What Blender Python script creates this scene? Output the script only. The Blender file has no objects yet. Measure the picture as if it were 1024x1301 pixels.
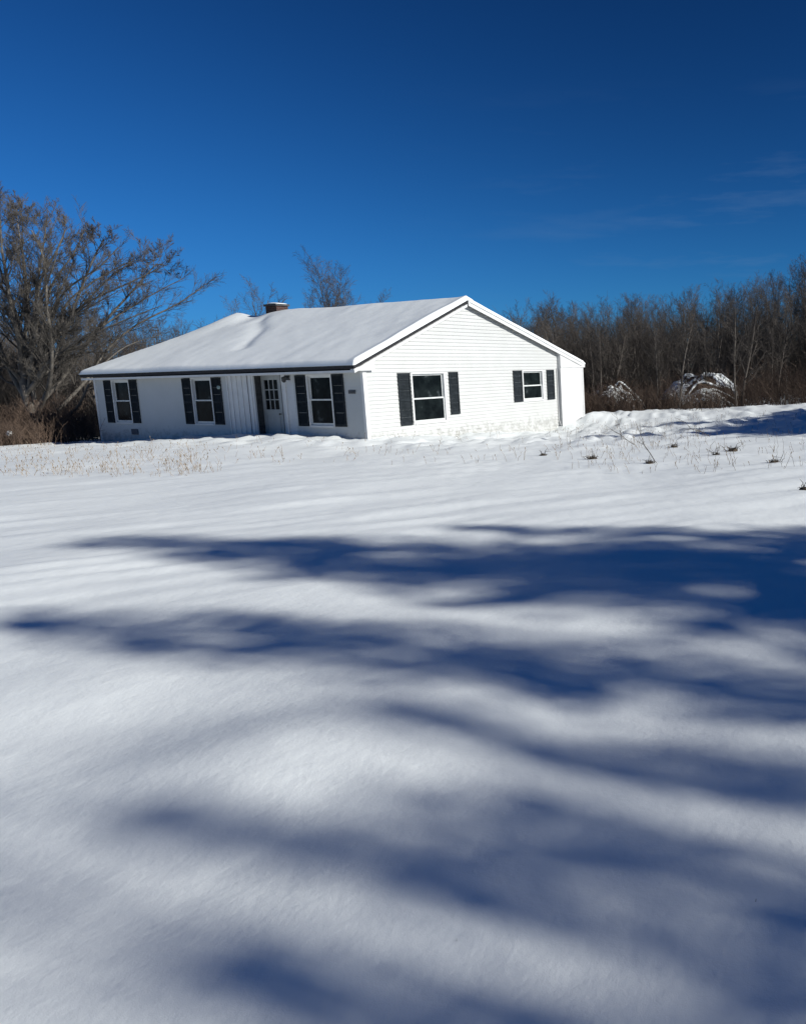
import bpy, math, random
import numpy as np
from mathutils import Vector, Matrix
R = math.radians
scn = bpy.context.scene
col = scn.collection

# ------------------------------------------------------------------ materials
def newmat(name):
    m = bpy.data.materials.new(name); m.use_nodes = True
    nt = m.node_tree; nt.nodes.clear()
    out = nt.nodes.new('ShaderNodeOutputMaterial'); b = nt.nodes.new('ShaderNodeBsdfPrincipled')
    nt.links.new(b.outputs[0], out.inputs[0])
    return m, nt, b
def N(nt, t, **kw):
    n = nt.nodes.new(t)
    for k, v in kw.items():
        if k in ('operation', 'blend_type', 'data_type', 'wave_type', 'bands_direction', 'feature', 'distance', 'object'): setattr(n, k, v)
        else: n.inputs[k].default_value = v
    return n
def coords(nt, kind='Object', scale=(1, 1, 1)):
    tc = nt.nodes.new('ShaderNodeTexCoord'); mp = nt.nodes.new('ShaderNodeMapping')
    mp.inputs['Scale'].default_value = scale
    nt.links.new(tc.outputs[kind], mp.inputs[0]); return mp.outputs[0]
def ramp(nt, fac, stops):
    r = nt.nodes.new('ShaderNodeValToRGB')
    while len(r.color_ramp.elements) < len(stops): r.color_ramp.elements.new(.5)
    for e, (p, c) in zip(r.color_ramp.elements, stops): e.position = p; e.color = (*c, 1)
    nt.links.new(fac, r.inputs[0]); return r.outputs[0]
def noise(nt, vec, scale, detail=4, rough=.6):
    n = N(nt, 'ShaderNodeTexNoise', Scale=scale, Detail=detail, Roughness=rough)
    nt.links.new(vec, n.inputs['Vector']); return n.outputs['Fac']
def bump(nt, b, h, strength, dist, normal=None):
    n = N(nt, 'ShaderNodeBump', Strength=strength, Distance=dist)
    nt.links.new(h, n.inputs['Height'])
    if normal: nt.links.new(normal, n.inputs['Normal'])
    nt.links.new(n.outputs[0], b.inputs['Normal']); return n.outputs[0]
def noisy(name, c1, c2, scale=4, rough=.8, bs=.3, bd=.01, vs=(1, 1, 1), kind='Object', lo=.35, hi=.65):
    m, nt, b = newmat(name); v = coords(nt, kind, vs); f = noise(nt, v, scale)
    nt.links.new(ramp(nt, f, [(lo, c1), (hi, c2)]), b.inputs['Base Color'])
    b.inputs['Roughness'].default_value = rough
    if bs: bump(nt, b, f, bs, bd)
    return m

def snow_mat(name, fine=1.0):
    m, nt, b = newmat(name)
    v = coords(nt)
    f = noise(nt, v, 1.3, 3)
    nt.links.new(ramp(nt, f, [(.3, (.84, .87, .86)), (.7, (.87, .90, .885))]), b.inputs['Base Color'])
    b.inputs['Roughness'].default_value = .55
    b.inputs['Specular IOR Level'].default_value = .25
    f2 = noise(nt, v, 6, 3, .5); f3 = noise(nt, v, 38, 4, .65); f4 = noise(nt, v, 300, 2, .7)
    n1 = bump(nt, b, f2, .14 * fine, .05); n2 = bump(nt, b, f3, .17 * fine, .012, n1); bump(nt, b, f4, .30 * fine, .003, n2)
    return m
M = {}
M['snow'] = snow_mat('snow'); M['roofsnow'] = snow_mat('roof_snow', .6)

def siding_mat():
    m, nt, b = newmat('vinyl_siding'); v = coords(nt)
    f = noise(nt, v, 1.2, 5, .6)
    base = ramp(nt, f, [(.3, (.475, .48, .46)), (.7, (.52, .525, .51))])
    # splash grime and powdery snow stuck on the lowest boards
    sep = nt.nodes.new('ShaderNodeSeparateXYZ'); nt.links.new(v, sep.inputs[0])
    g = noise(nt, v, 5.0, 6, .7)
    mr = N(nt, 'ShaderNodeMapRange'); mr.inputs[1].default_value = .35; mr.inputs[2].default_value = 1.1; mr.inputs[3].default_value = .17; mr.inputs[4].default_value = -.18
    nt.links.new(sep.outputs[2], mr.inputs[0])
    add = N(nt, 'ShaderNodeMath', operation='ADD'); nt.links.new(g, add.inputs[0]); nt.links.new(mr.outputs[0], add.inputs[1])
    gr = ramp(nt, add.outputs[0], [(.60, (0, 0, 0)), (.74, (1, 1, 1))])
    mx = N(nt, 'ShaderNodeMix', data_type='RGBA'); nt.links.new(gr, mx.inputs[0]); nt.links.new(base, mx.inputs[6]); mx.inputs[7].default_value = (.36, .36, .34, 1)
    nt.links.new(mx.outputs[2], b.inputs['Base Color'])
    b.inputs['Roughness'].default_value = .5
    bump(nt, b, noise(nt, v, 2.0, 3), .25, .02)
    return m
M['siding'] = siding_mat()
M['trim'] = noisy('white_trim', (.56, .56, .55), (.63, .63, .62), 3, .45, .1, .003)
M['sash'] = noisy('sash_white', (.52, .54, .52), (.62, .63, .62), 6, .4, .05, .002)
M['door'] = noisy('door_paint', (.27, .28, .27), (.33, .34, .33), 3, .45, .1, .003)
M['shutter'] = noisy('dark_shutter', (.010, .014, .017), (.020, .025, .029), 9, .75, .2, .003)
M['shingle'] = noisy('dark_shingle', (.008, .008, .010), (.02, .02, .023), 20, .9, .4, .006)
M['soffit'] = noisy('soffit', (.5, .5, .49), (.56, .56, .55), 2, .6, .05, .002)
M['brick'] = None
def brick_mat():
    m, nt, b = newmat('chimney_brick'); v = coords(nt)
    # brick courses run round the stack: x+y along, z up
    sep = nt.nodes.new('ShaderNodeSeparateXYZ'); nt.links.new(v, sep.inputs[0])
    a = N(nt, 'ShaderNodeMath', operation='ADD'); nt.links.new(sep.outputs[0], a.inputs[0]); nt.links.new(sep.outputs[1], a.inputs[1])
    cb = nt.nodes.new('ShaderNodeCombineXYZ'); nt.links.new(a.outputs[0], cb.inputs[0]); nt.links.new(sep.outputs[2], cb.inputs[1])
    br = N(nt, 'ShaderNodeTexBrick', Scale=1.0); br.inputs['Brick Width'].default_value = .2; br.inputs['Row Height'].default_value = .067
    br.inputs['Mortar Size'].default_value = .006
    br.inputs['Color1'].default_value = (.05, .015, .012, 1); br.inputs['Color2'].default_value = (.035, .014, .012, 1); br.inputs['Mortar'].default_value = (.09, .08, .07, 1)
    nt.links.new(cb.outputs[0], br.inputs['Vector']); nt.links.new(br.outputs[0], b.inputs['Base Color'])
    b.inputs['Roughness'].default_value = .9; return m
M['brick'] = brick_mat()
M['metal'] = noisy('dark_metal', (.02, .02, .02), (.05, .05, .05), 12, .5, .1, .002)
M['ventblue'] = noisy('vent_blue', (.02, .035, .06), (.04, .06, .09), 12, .5, .1, .002)
M['lampglass'] = noisy('lamp_glass', (.25, .35, .33), (.35, .45, .42), 8, .3, 0)
def glass_mat():
    m, nt, b = newmat('window_glass'); v = coords(nt); f = noise(nt, v, 2.2, 3)
    nt.links.new(ramp(nt, f, [(.4, (.004, .006, .007)), (.62, (.010, .014, .015)), (.75, (.06, .07, .075))]), b.inputs['Base Color'])  # palest noise stop paints pale reflections into the pane colour
    b.inputs['Roughness'].default_value = .12; b.inputs['Specular IOR Level'].default_value = .12
    bump(nt, b, noise(nt, v, 1.5, 2), .05, .02); return m
M['glass'] = glass_mat()
M['glass'].node_tree.nodes['Principled BSDF'].inputs['IOR'].default_value = 1.22
M['shutter'].node_tree.nodes['Principled BSDF'].inputs['Specular IOR Level'].default_value = .15
def bark(name, c1, c2, sc=6):
    return noisy(name, c1, c2, sc, .9, .4, .01, (1, 1, .25))
M['bark_big'] = bark('grey_bark', (.065, .057, .048), (.165, .148, .125))
M['bark_twig'] = bark('twig_bark', (.036, .031, .026), (.09, .08, .068), 3)
M['bark_wood'] = bark('forest_bark', (.055, .045, .038), (.13, .112, .094), 2)
M['twig_wood'] = bark('forest_twig', (.042, .035, .029), (.09, .076, .064), 1)
M['twig_red'] = bark('thicket_twig', (.042, .027, .019), (.12, .08, .055), 1.7)
M['weed'] = noisy('dry_weed', (.16, .115, .075), (.33, .26, .18), 2, .85, 0)
M['tuft'] = noisy('dead_tuft', (.03, .024, .018), (.10, .075, .05), 14, .95, .3, .01)
M['needle'] = noisy('needles', (.022, .045, .022), (.05, .085, .04), 2, .8, 0)
M['far_evergreen'] = noisy('dark_needles', (.012, .022, .016), (.03, .045, .03), 2, .85, 0)
M['litter'] = noisy('leaf_litter', (.05, .035, .025), (.12, .08, .055), 3, .95, .5, .03)

# ------------------------------------------------------------------ helpers
def tag(o, label=None, cat=None, group=None, kind=None):
    if label: o['label'] = label
    if cat: o['category'] = cat
    if group: o['group'] = group
    if kind: o['kind'] = kind
    return o
def link(name, mesh, mat=None, parent=None, smooth=False):
    o = bpy.data.objects.new(name, mesh); col.objects.link(o)
    if mat and not mesh.materials: mesh.materials.append(mat)
    if parent: o.parent = parent
    if smooth: mesh.polygons.foreach_set('use_smooth', [True] * len(mesh.polygons))
    return o
def empty(name, loc=(0, 0, 0), rz=0):
    o = bpy.data.objects.new(name, None); col.objects.link(o); o.location = loc; o.rotation_euler = (0, 0, rz); o.empty_display_size = .2
    return o
class MB:
    def __init__(s): s.v = []; s.f = []
    def add(s, vs, fs):
        n = len(s.v); s.v += [tuple(p) for p in vs]; s.f += [tuple(i + n for i in f) for f in fs]; return s
    def box(s, x0, x1, y0, y1, z0, z1):
        return s.add([(x0, y0, z0), (x1, y0, z0), (x1, y1, z0), (x0, y1, z0), (x0, y0, z1), (x1, y0, z1), (x1, y1, z1), (x0, y1, z1)],
                     [(0, 3, 2, 1), (4, 5, 6, 7), (0, 1, 5, 4), (1, 2, 6, 5), (2, 3, 7, 6), (3, 0, 4, 7)])
    def prism(s, poly, ax, a, b):   # poly in the two other axes
        def P(p, t):
            q = list(p); q.insert(ax, t); return q
        n = len(poly); vs = [P(p, a) for p in poly] + [P(p, b) for p in poly]
        return s.add(vs, [tuple(range(n))[::-1], tuple(range(n, 2 * n))] + [(i, (i + 1) % n, n + (i + 1) % n, n + i) for i in range(n)])
    def tube(s, pts, rad, k=4):
        pts = [Vector(p) for p in pts]; n = len(pts); base = len(s.v)
        d0 = (pts[1] - pts[0]).normalized()
        a = d0.orthogonal().normalized()
        for i, p in enumerate(pts):
            d = (pts[min(i + 1, n - 1)] - pts[max(i - 1, 0)])
            d = d.normalized() if d.length > 1e-9 else d0
            a = (a - d * a.dot(d)); a = a.normalized() if a.length > 1e-6 else d.orthogonal().normalized()
            b = d.cross(a); r = rad[i]
            for j in range(k):
                t = 2 * math.pi * j / k; q = p + (a * math.cos(t) + b * math.sin(t)) * r
                s.v.append((q.x, q.y, q.z))
        for i in range(n - 1):
            for j in range(k):
                j2 = (j + 1) % k
                s.f.append((base + i * k + j, base + i * k + j2, base + (i + 1) * k + j2, base + (i + 1) * k + j))
        return s
    def mesh(s, name='m'):
        m = bpy.data.meshes.new(name); m.from_pydata(s.v, [], s.f); m.update(); return m
    def build(s, name, mat, parent=None, smooth=False, recalc=False):
        m = s.mesh(name)
        if recalc:
            import bmesh
            bm = bmesh.new(); bm.from_mesh(m); bmesh.ops.recalc_face_normals(bm, faces=bm.faces); bm.to_mesh(m); bm.free()
        return link(name, m, mat, parent, smooth)

# numpy value noise
def _h(ix, iy, seed):
    n = (ix.astype(np.int64) * 374761393 + iy.astype(np.int64) * 668265263 + seed * 144665) & 0x7fffffff
    n = ((n ^ (n >> 13)) * 1274126177) & 0x7fffffff
    return ((n ^ (n >> 16)) & 0xffff) / 65535.0
def vnoise(x, y, seed=0):
    ix = np.floor(x); iy = np.floor(y); fx = x - ix; fy = y - iy
    ux = fx ** 3 * (fx * (fx * 6 - 15) + 10); uy = fy ** 3 * (fy * (fy * 6 - 15) + 10)
    a = _h(ix, iy, seed); b = _h(ix + 1, iy, seed); c = _h(ix, iy + 1, seed); d = _h(ix + 1, iy + 1, seed)
    return (a * (1 - ux) + b * ux) * (1 - uy) + (c * (1 - ux) + d * ux) * uy - .5
def fbm(x, y, seed=0, o=4):
    t = 0; a = 1.
    for i in range(o): t = t + a * vnoise(x * 2 ** i + 17.3 * i, y * 2 ** i - 9.1 * i, seed + i); a *= .5
    return t

# ------------------------------------------------------------------ camera
F, PT, RL = 984.8, R(8.411), R(1.439)
CZ = 2.2264
PX, PY = 850.5, 613.9
cam = bpy.data.cameras.new('camera'); co = bpy.data.objects.new('camera', cam); col.objects.link(co)
cam.sensor_fit = 'HORIZONTAL'; cam.sensor_width = 36; cam.lens = F / 1024 * 36
cam.shift_x = -(PX - 512) / 1024; cam.shift_y = (PY - 650.5) / 1024
cam.clip_start = .05; cam.clip_end = 3000
co.matrix_world = Matrix.Translation((0, 0, CZ)) @ Matrix.Rotation(math.pi / 2 - PT, 4, 'X') @ Matrix.Rotation(-RL, 4, 'Z')
scn.camera = co
def ray(px, py):      # photo pixel -> viewing direction, used to survey where things stand
    a, b = px - PX, py - PY; c, s = math.cos(RL), math.sin(RL); u = a * c - b * s; v = a * s + b * c
    return Vector((u / F, math.cos(PT) - v / F * math.sin(PT), -math.sin(PT) - v / F * math.cos(PT)))
def at(px, py, Y):
    r = ray(px, py); return r * (Y / r.y) + Vector((0, 0, CZ))

# ------------------------------------------------------------------ house frame
HX, HY = -8.681, 22.394
YAW = R(62.172)
D1 = (-math.sin(YAW), math.cos(YAW)); D2 = (math.cos(YAW), math.sin(YAW))
def hw(v, u): return (HX + D1[0] * u + D2[0] * v, HY + D1[1] * u + D2[1] * v)
def hl(x, y): # world -> (v, u)
    return ((x - HX) * D2[0] + (y - HY) * D2[1], (x - HX) * D1[0] + (y - HY) * D1[1])

# ------------------------------------------------------------------ terrain
ctl = [(0, 0, .62), (-4, 1, .60), (4, 0, .62), (0, -10, .66), (-14, -6, .55), (14, -4, .8), (-2, 5, .62), (-6, 8, .6), (2, 8, .64), (-4, 14, .52), (-14, 14, .38), (3, 16, .60),
       (8, 24, .74), (-20, 20, .18), (-28, 26, -.06), (-26, 31, -.18), (5.4, 31, .66), (1.6, 31, .50), (-2.2, 33, .48), (14, 30, 1.0), (20, 14, 1.0),
       (6, 37, .35), (-2, 37, .15), (10, 48, .5), (-6, 48, .2), (-32, 34, -.4), (-30, 48, -.6), (-16, 46, -.2), (40, 60, 1.0), (-50, 60, -.8), (-50, 10, -.2), (50, 0, 1.4), (0, 75, .3), (-30, -30, .4), (30, -30, 1.),
       (4.3, 42.5, .3)]
for u, z in ((0, .38), (1.6, .45), (4.2, .45), (6.5, .39), (9.1, .26), (12, .12), (14.3, .07)): ctl.append((*hw(-.35, u), z))
for v, z in ((1.4, .30), (2.9, .22), (6.4, .09), (9.2, .0), (10.8, .36)): ctl.append((*hw(v, -.45), z))
ctl = np.array(ctl)
def _U(r2): return np.where(r2 > 1e-12, .5 * r2 * np.log(np.maximum(r2, 1e-12)), 0)
_n = len(ctl); _K = _U((ctl[:, None, 0] - ctl[None, :, 0]) ** 2 + (ctl[:, None, 1] - ctl[None, :, 1]) ** 2) + np.eye(_n) * .3
_P = np.c_[np.ones(_n), ctl[:, :2]]
_A = np.block([[_K, _P], [_P.T, np.zeros((3, 3))]])
_W = np.linalg.solve(_A, np.r_[ctl[:, 2], 0, 0, 0])
def base(x, y):
    x = np.asarray(x, float); y = np.asarray(y, float)
    t = _W[-3] + _W[-2] * x + _W[-1] * y
    for i in range(_n): t = t + _W[i] * _U((x - ctl[i, 0]) ** 2 + (y - ctl[i, 1]) ** 2)
    r = np.hypot(x, y - 20); k = np.clip((r - 50) / 40, 0, 1); k = k * k * (3 - 2 * k)
    return np.clip(t, -2, 3) * (1 - k) + (-.3) * k
def g2(x, y, cx, cy, sx, sy, ang=0):
    c, s = math.cos(ang), math.sin(ang); a = (x - cx) * c + (y - cy) * s; b = -(x - cx) * s + (y - cy) * c
    return np.exp(-(a / sx) ** 2 - (b / sy) ** 2)
def ground(x, y):
    x = np.asarray(x, float); y = np.asarray(y, float)
    z = base(x, y)
    d = np.hypot(x, y)
    z = z + .10 * fbm(x / 4.5, y / 4.5, 3, 3) * np.clip(d / 10, .5, 1)
    # gentle pillows of the foreground
    z = z + .11 * fbm(x / 1.5 + 3, y / 1.1, 11, 2) * np.exp(-(d / 7) ** 2)
    z = z + .05 * g2(x, y, -1.75, 3.25, .55, .32, .3) + .05 * g2(x, y, -2.3, 1.9, .5, .25, .4) - .03 * g2(x, y, -1.2, 4.3, .9, .4, .2)
    z = z + .10 * np.clip(vnoise(x / .085, y / .085, 131) - .455, 0, 1) * np.exp(-(d / 9) ** 2) - .05 * np.clip(vnoise(x / .13 + 7, y / .06, 151) - .46, 0, 1) * np.exp(-(d / 9) ** 2)
    # wind ridges across the middle distance
    c, s = math.cos(.45), math.sin(.45); a = x * c + y * s; b = -x * s + y * c
    w = np.clip((d - 5) / 4, 0, 1) * np.clip((34 - d) / 8, 0, 1)
    rid = fbm(a / 3.2, b / .42, 21, 3)
    z = z + w * .034 * np.abs(rid) * 1.5
    z = z + w * .012 * fbm(a / 1.0, b / .22, 41, 2)
    # rough clumpy snow near the house and the far bank
    v, u = (x - HX) * D2[0] + (y - HY) * D2[1], (x - HX) * D1[0] + (y - HY) * D1[1]
    near = np.exp(-(np.clip(-v - .3, 0, 9) / 2.6) ** 2) * (u > -2) * (v < 0) + np.exp(-(np.clip(-u - .5, 0, 9) / 3.5) ** 2) * (u < 0) * (v > -2) * (v < 30)
    near = np.clip(near + np.clip((y - 16) / 6, 0, 1) * (x > -8) * .8 + np.clip((y - 19) / 4, 0, 1) * .6, 0, 1) * np.clip((48 - d) / 8, 0, 1)
    q = fbm(x / .55, y / .55, 61, 3)
    z = z + near * .17 * np.maximum(q, -.2)
    z = z + .13 * g2(x, y, *hw(-.7, 9.9), .55, .3, YAW + 1.57) + .09 * g2(x, y, *hw(-.8, 4.0), 1.8, .35, YAW + 1.57)
    # bank running up to the end of the house
    z = z + .28 * g2(x, y, *hw(10.6, -.9), .6, .5, YAW) + .06 * np.maximum(fbm(x / .35, y / .35, 88, 2), 0) * g2(x, y, *hw(8, -1.5), 5, 1.6, YAW)
    # snow stays out from under the floor
    return z
def axis(lo, hi, c, fine, n):
    def f(L, m):
        k = np.linspace(0, 1, m + 1)[1:]; a = math.asinh(L / fine); return fine * np.sinh(a * k)
    m1 = int(n * math.asinh((c - lo) / fine) / (math.asinh((c - lo) / fine) + math.asinh((hi - c) / fine)))
    return np.r_[c - f(c - lo, m1)[::-1], c, c + f(hi - c, n - m1)]
def grid_mesh(xs, ys, zf, name):
    X, Y = np.meshgrid(xs, ys); Z = zf(X, Y); ny, nx = X.shape
    me = bpy.data.meshes.new(name); me.vertices.add(nx * ny)
    me.vertices.foreach_set('co', np.stack([X, Y, Z], -1).ravel().astype(np.float32))
    i = np.arange((ny - 1) * (nx - 1)); r, c = i // (nx - 1), i % (nx - 1); a = r * nx + c
    q = np.stack([a, a + 1, a + nx + 1, a + nx], -1).ravel().astype(np.int32)
    me.loops.add(len(q)); me.loops.foreach_set('vertex_index', q)
    me.polygons.add(len(i)); me.polygons.foreach_set('loop_start', np.arange(0, len(q), 4, dtype=np.int32))
    me.update(calc_edges=True); me.validate()
    me.polygons.foreach_set('use_smooth', np.ones(len(i), bool)); return me
xs = axis(-700, 700, -2, 3.2, 620); ys = axis(-300, 900, 4, 4.0, 620)
tag(link('snow_ground', grid_mesh(xs, ys, ground, 'snow_ground'), M['snow']), kind='structure')
def gz(x, y): return float(ground(np.array([x]), np.array([y]))[0])

# ------------------------------------------------------------------ house
house = empty('house', (HX, HY, 0), YAW)
tag(house, 'white one storey ranch house with clapboard siding and dark shutters', 'house')
# local axes: x = into the depth of the house from the front wall, y = along the front wall from the near corner
WD, LN = 10.95, 14.1
XR, ZR, ZE, OV = 4.33, 4.63, 2.54, .18
BO = .10
def roofz(x): return np.where(x < XR, ZE + (ZR - ZE) * (x + .44) / (XR + .44), ZR - (ZR - ZE) * (x - XR) / (WD + BO - XR))
YH = 11.9; YE = LN + .03
def roofzz(x, y): return np.minimum(roofz(x), ZE + (ZR - ZE) * (YE - y) / (YE - YH))
def siding(ax, plane, rangeL, rangeR, z0, z1, openings, sgn, h=.115, lip=.022):
    """clapboards; ax 'y': wall along y facing -x (sgn -1); ax 'x': wall along x facing -y"""
    mb = MB()
    def P(s, z, o):
        q = plane + sgn * o
        return (q, s, z) if ax == 'y' else (s, q, z)
    n = int(math.ceil((z1 - z0) / h))
    for i in range(n):
        a, b = z0 + i * h, min(z0 + (i + 1) * h, z1)
        br = sorted(set([a, b] + [z for o in openings for z in (o[2], o[3]) if a + 1e-4 < z < b - 1e-4]))
        for za, zb in zip(br, br[1:]):
            cuts = sorted([(o[0], o[1]) for o in openings if o[2] < zb - 1e-5 and o[3] > za + 1e-5])
            L, Rr = rangeL(za), rangeR(za); L2, R2 = rangeL(zb), rangeR(zb)
            segs = []; cur = L; curb = L2
            for c0, c1 in cuts:
                segs.append((cur, c0, curb, c0)); cur = c1; curb = c1
            segs.append((cur, Rr, curb, R2))
            oa = lip * (1 - (za - a) / h); ob = lip * (1 - (zb - a) / h)
            for sa, sb, ta, tb in segs:
                if sb - sa < 1e-3: continue
                if tb < ta: ta = tb = (ta + tb) / 2
                mb.add([P(sa, za, oa), P(sb, za, oa), P(tb, zb, ob), P(ta, zb, ob)], [(0, 1, 2, 3)])
                if za == a: mb.add([P(sa, za, 0), P(sb, za, 0), P(sb, za, oa), P(sa, za, oa)], [(0, 1, 2, 3)])
    return mb
def part(mb, name, mat, parent=house, **k): return mb.build(name, mat, parent, **k)

# front openings (y0, y1, z0, z1)
T, B_ = 2.31, .774
winF = [(11.90, 12.92, .80, 2.27), (7.12, 8.12, .80, 2.27), (1.36, 2.36, .80, 2.27)]
door_op = (3.43, 4.86, .02, 2.36)
panel_l = (4.86, 6.25, -.6, 2.40); panel_r = (3.02, 3.43, -.6, 2.40)
part(siding('y', 0, lambda z: .02, lambda z: LN - .02, -.55, 2.42, winF + [(3.02, 6.25, -.6, 2.42)], -1), 'front_wall', M['siding'])
# gable wall
def gL(z): return .02 if z <= 2.42 else max(.02, (z - ZE - .02) / (ZR - ZE) * (XR + .44) - .44)
XJ = 9.42
def gR(z):
    zz = z + .02
    e = WD + BO - (zz - ZE) / (ZR - ZE) * (WD + BO - XR) if zz > ZE else WD
    return min(XJ, e)
winG = [(1.84, 3.18, .76, 2.26), (7.25, 8.40, 1.20, 2.26)]
part(siding('x', 0, gL, gR, -.55, ZR - .06, winG, -1), 'gable_wall', M['siding'])
def wallback():
    mb = MB()
    mb.add([(0, LN, -.6), (WD, LN, -.6), (WD, LN, 2.5), (0, LN, 2.5)], [(0, 1, 2, 3)])
    return mb
part(siding('x', LN, lambda z: 0, lambda z: WD, -.55, 2.42, [], 1), 'end_wall', M['siding'])
part(siding('y', WD, lambda z: 0, lambda z: LN, -.55, 2.42, [], 1), 'back_wall', M['siding'])
# bay at the back corner that stands out to the rake
mb = MB(); zt = float(roofz(np.array(XJ))) - .06
mb.prism([(XJ, -.7), (WD, -.7), (WD, float(roofz(np.array(WD))) - .06), (XJ, zt)], 1, -.165, -.002)
# prism axis order: poly coords are (x, z)
part(mb, 'corner_bay', M['trim'], recalc=True)
mb = MB(); mb.box(XJ - .02, WD + .12, -.195, -.166, 2.37, 2.43); mb.box(WD - .03, WD + .12, -.20, .3, 2.435, 2.56)
mb.box(XJ - .045, XJ + .035, -.183, -.166, -.3, 2.36); mb.box(WD - .08, WD + .006, -.183, -.166, -.3, 2.36)
part(mb, 'bay_trim', M['trim'])
# corner boards
for q in ((-.03, .022, -.03, .07), (.022, .10, -.03, .001), (-.03, .03, LN - .08, LN + .03)): mb = MB(); mb.box(*q, -.6, 2.41); part(mb, 'corner_board', M['trim'])
# roof slab
def slab(th, top):
    mb = MB()
    pts = [(-.44, YE, ZE), (-.44, -OV, ZE), (XR, -OV, ZR), (XR, YH, ZR), (WD + BO, -OV, ZE), (WD + BO, YE, ZE)]
    lo = [(x, y, z - th) for x, y, z in pts]
    mb.add(pts + lo, [(0, 1, 2, 3), (3, 2, 4, 5), (0, 3, 5), (6, 9, 8, 7), (9, 11, 10, 8), (6, 11, 9),
                      (0, 6, 7, 1), (1, 7, 8, 2), (2, 8, 10, 4), (4, 10, 11, 5), (5, 11, 6, 0)])
    return mb
roof = part(slab(.10, 0), 'roof', M['shingle'], recalc=True)
# fascia, soffit, rake boards
mb = MB()
mb.box(-.425, -.40, -.15, YE - .02, 2.34, 2.407)
part(mb, 'front_fascia', M['trim'])
mb = MB(); mb.box(-.40, .0, -.0, YE - .02, 2.39, 2.405); part(mb, 'soffit', M['soffit'])
def rake(x0, z0, x1, z1, up, dn, y0, y1, mb):
    mb.prism([(x0, z0 - up), (x1, z1 - up), (x1, z1 - dn), (x0, z0 - dn)], 1, y0, y1)
mb = MB()
rake(-.42, ZE + .009, XR, ZR, .131, .22, -.172, -.145, mb)
part(mb, 'rake_board', M['trim'], recalc=True)
mb = MB()
rake(XR + .03, ZR - .01, WD + BO + .0, ZE + .0, .0, .17, -.198, -.183, mb)
part(mb, 'rake_board', M['trim'], recalc=True)
mb = MB(); mb.prism([(-.42, 2.39), (.32, 2.39), (.32, 2.66), (-.42, 2.40 + .05)], 1, -.143, -.0); part(mb, 'eave_return', M['trim'], recalc=True)
# white board under the rake edge against the wall
mb = MB(); mb.box(.10, XJ - .06, -.024, -.0165, 2.395, 2.43)
# pilasters and panels around the entry
mb = MB()
mb.box(-.02, .0, 5.20, 6.25, -.5, 2.40)
for y in (5.2, 5.46, 5.72, 5.98, 6.19): mb.box(-.04, -.021, y, y + .06, -.5, 2.40)
mb.box(-.055, .0, 4.865, 5.12, -.5, 2.40); mb.box(-.075, -.056, 4.95, 5.03, -.5, 2.40)
part(mb, 'entry_panel', M['trim'])
mb = siding('y', 0, lambda z: 3.02, lambda z: 3.36, -.55, 2.42, [], -1); mb.box(-.04, 0, 3.36, 3.43, -.5, 2.36)
part(mb, 'entry_panel', M['trim'])
# recess
mb = MB()
mb.box(.0, .26, 4.86, 4.89, -.4, 2.40)
part(mb, 'recess_side', M['metal'])
mb = MB(); mb.box(.0, .26, 3.39, 3.428, -.4, 2.40); mb.box(-.02, .26, 3.43, 4.86, 2.33, 2.40); mb.box(.22, .26, 3.43, 3.90, -.4, 2.329)
mb.box(-.02, .26, 3.43, 4.86, -.4, .25)
part(mb, 'door_frame', M['trim'])
door = MB()
dz0, dz1 = .26, 2.325; gy0, gy1, gz0, gz1 = 4.06, 4.72, 1.26, 2.19
for b in ((3.92, 4.85, dz0, gz0), (3.92, 4.85, gz1, dz1), (3.92, gy0, gz0, gz1), (gy1, 4.85, gz0, gz1)): door.box(.205, .25, *b)
door.box(.195, .204, 4.06, 4.72, .45, .5); door.box(.195, .204, 4.06, 4.72, 1.06, 1.11); door.box(.195, .204, 4.06, 4.10, .501, 1.059); door.box(.195, .204, 4.68, 4.72, .501, 1.059)
dr = part(door, 'door', M['door'])
mb = MB()
for i in range(1, 3):
    y = gy0 + (gy1 - gy0) * i / 3; z = gz0 + (gz1 - gz0) * i / 3
    mb.box(.208, .232, y - .014, y + .014, gz0, gz1); mb.box(.210, .230, gy0, gy1, z - .014, z + .014)
part(mb, 'muntin', M['door'], dr); mb = MB(); mb.box(.236, .242, gy0, gy1, gz0, gz1); part(mb, 'pane', M['glass'], dr)
mb = MB(); mb.tube([(.205, 4.0, 1.12), (.17, 4.0, 1.12), (.15, 4.0, 1.12), (.135, 4.0, 1.12)], [.012, .012, .03, .02], 8); part(mb, 'handle', M['metal'], dr, smooth=True)

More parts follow.
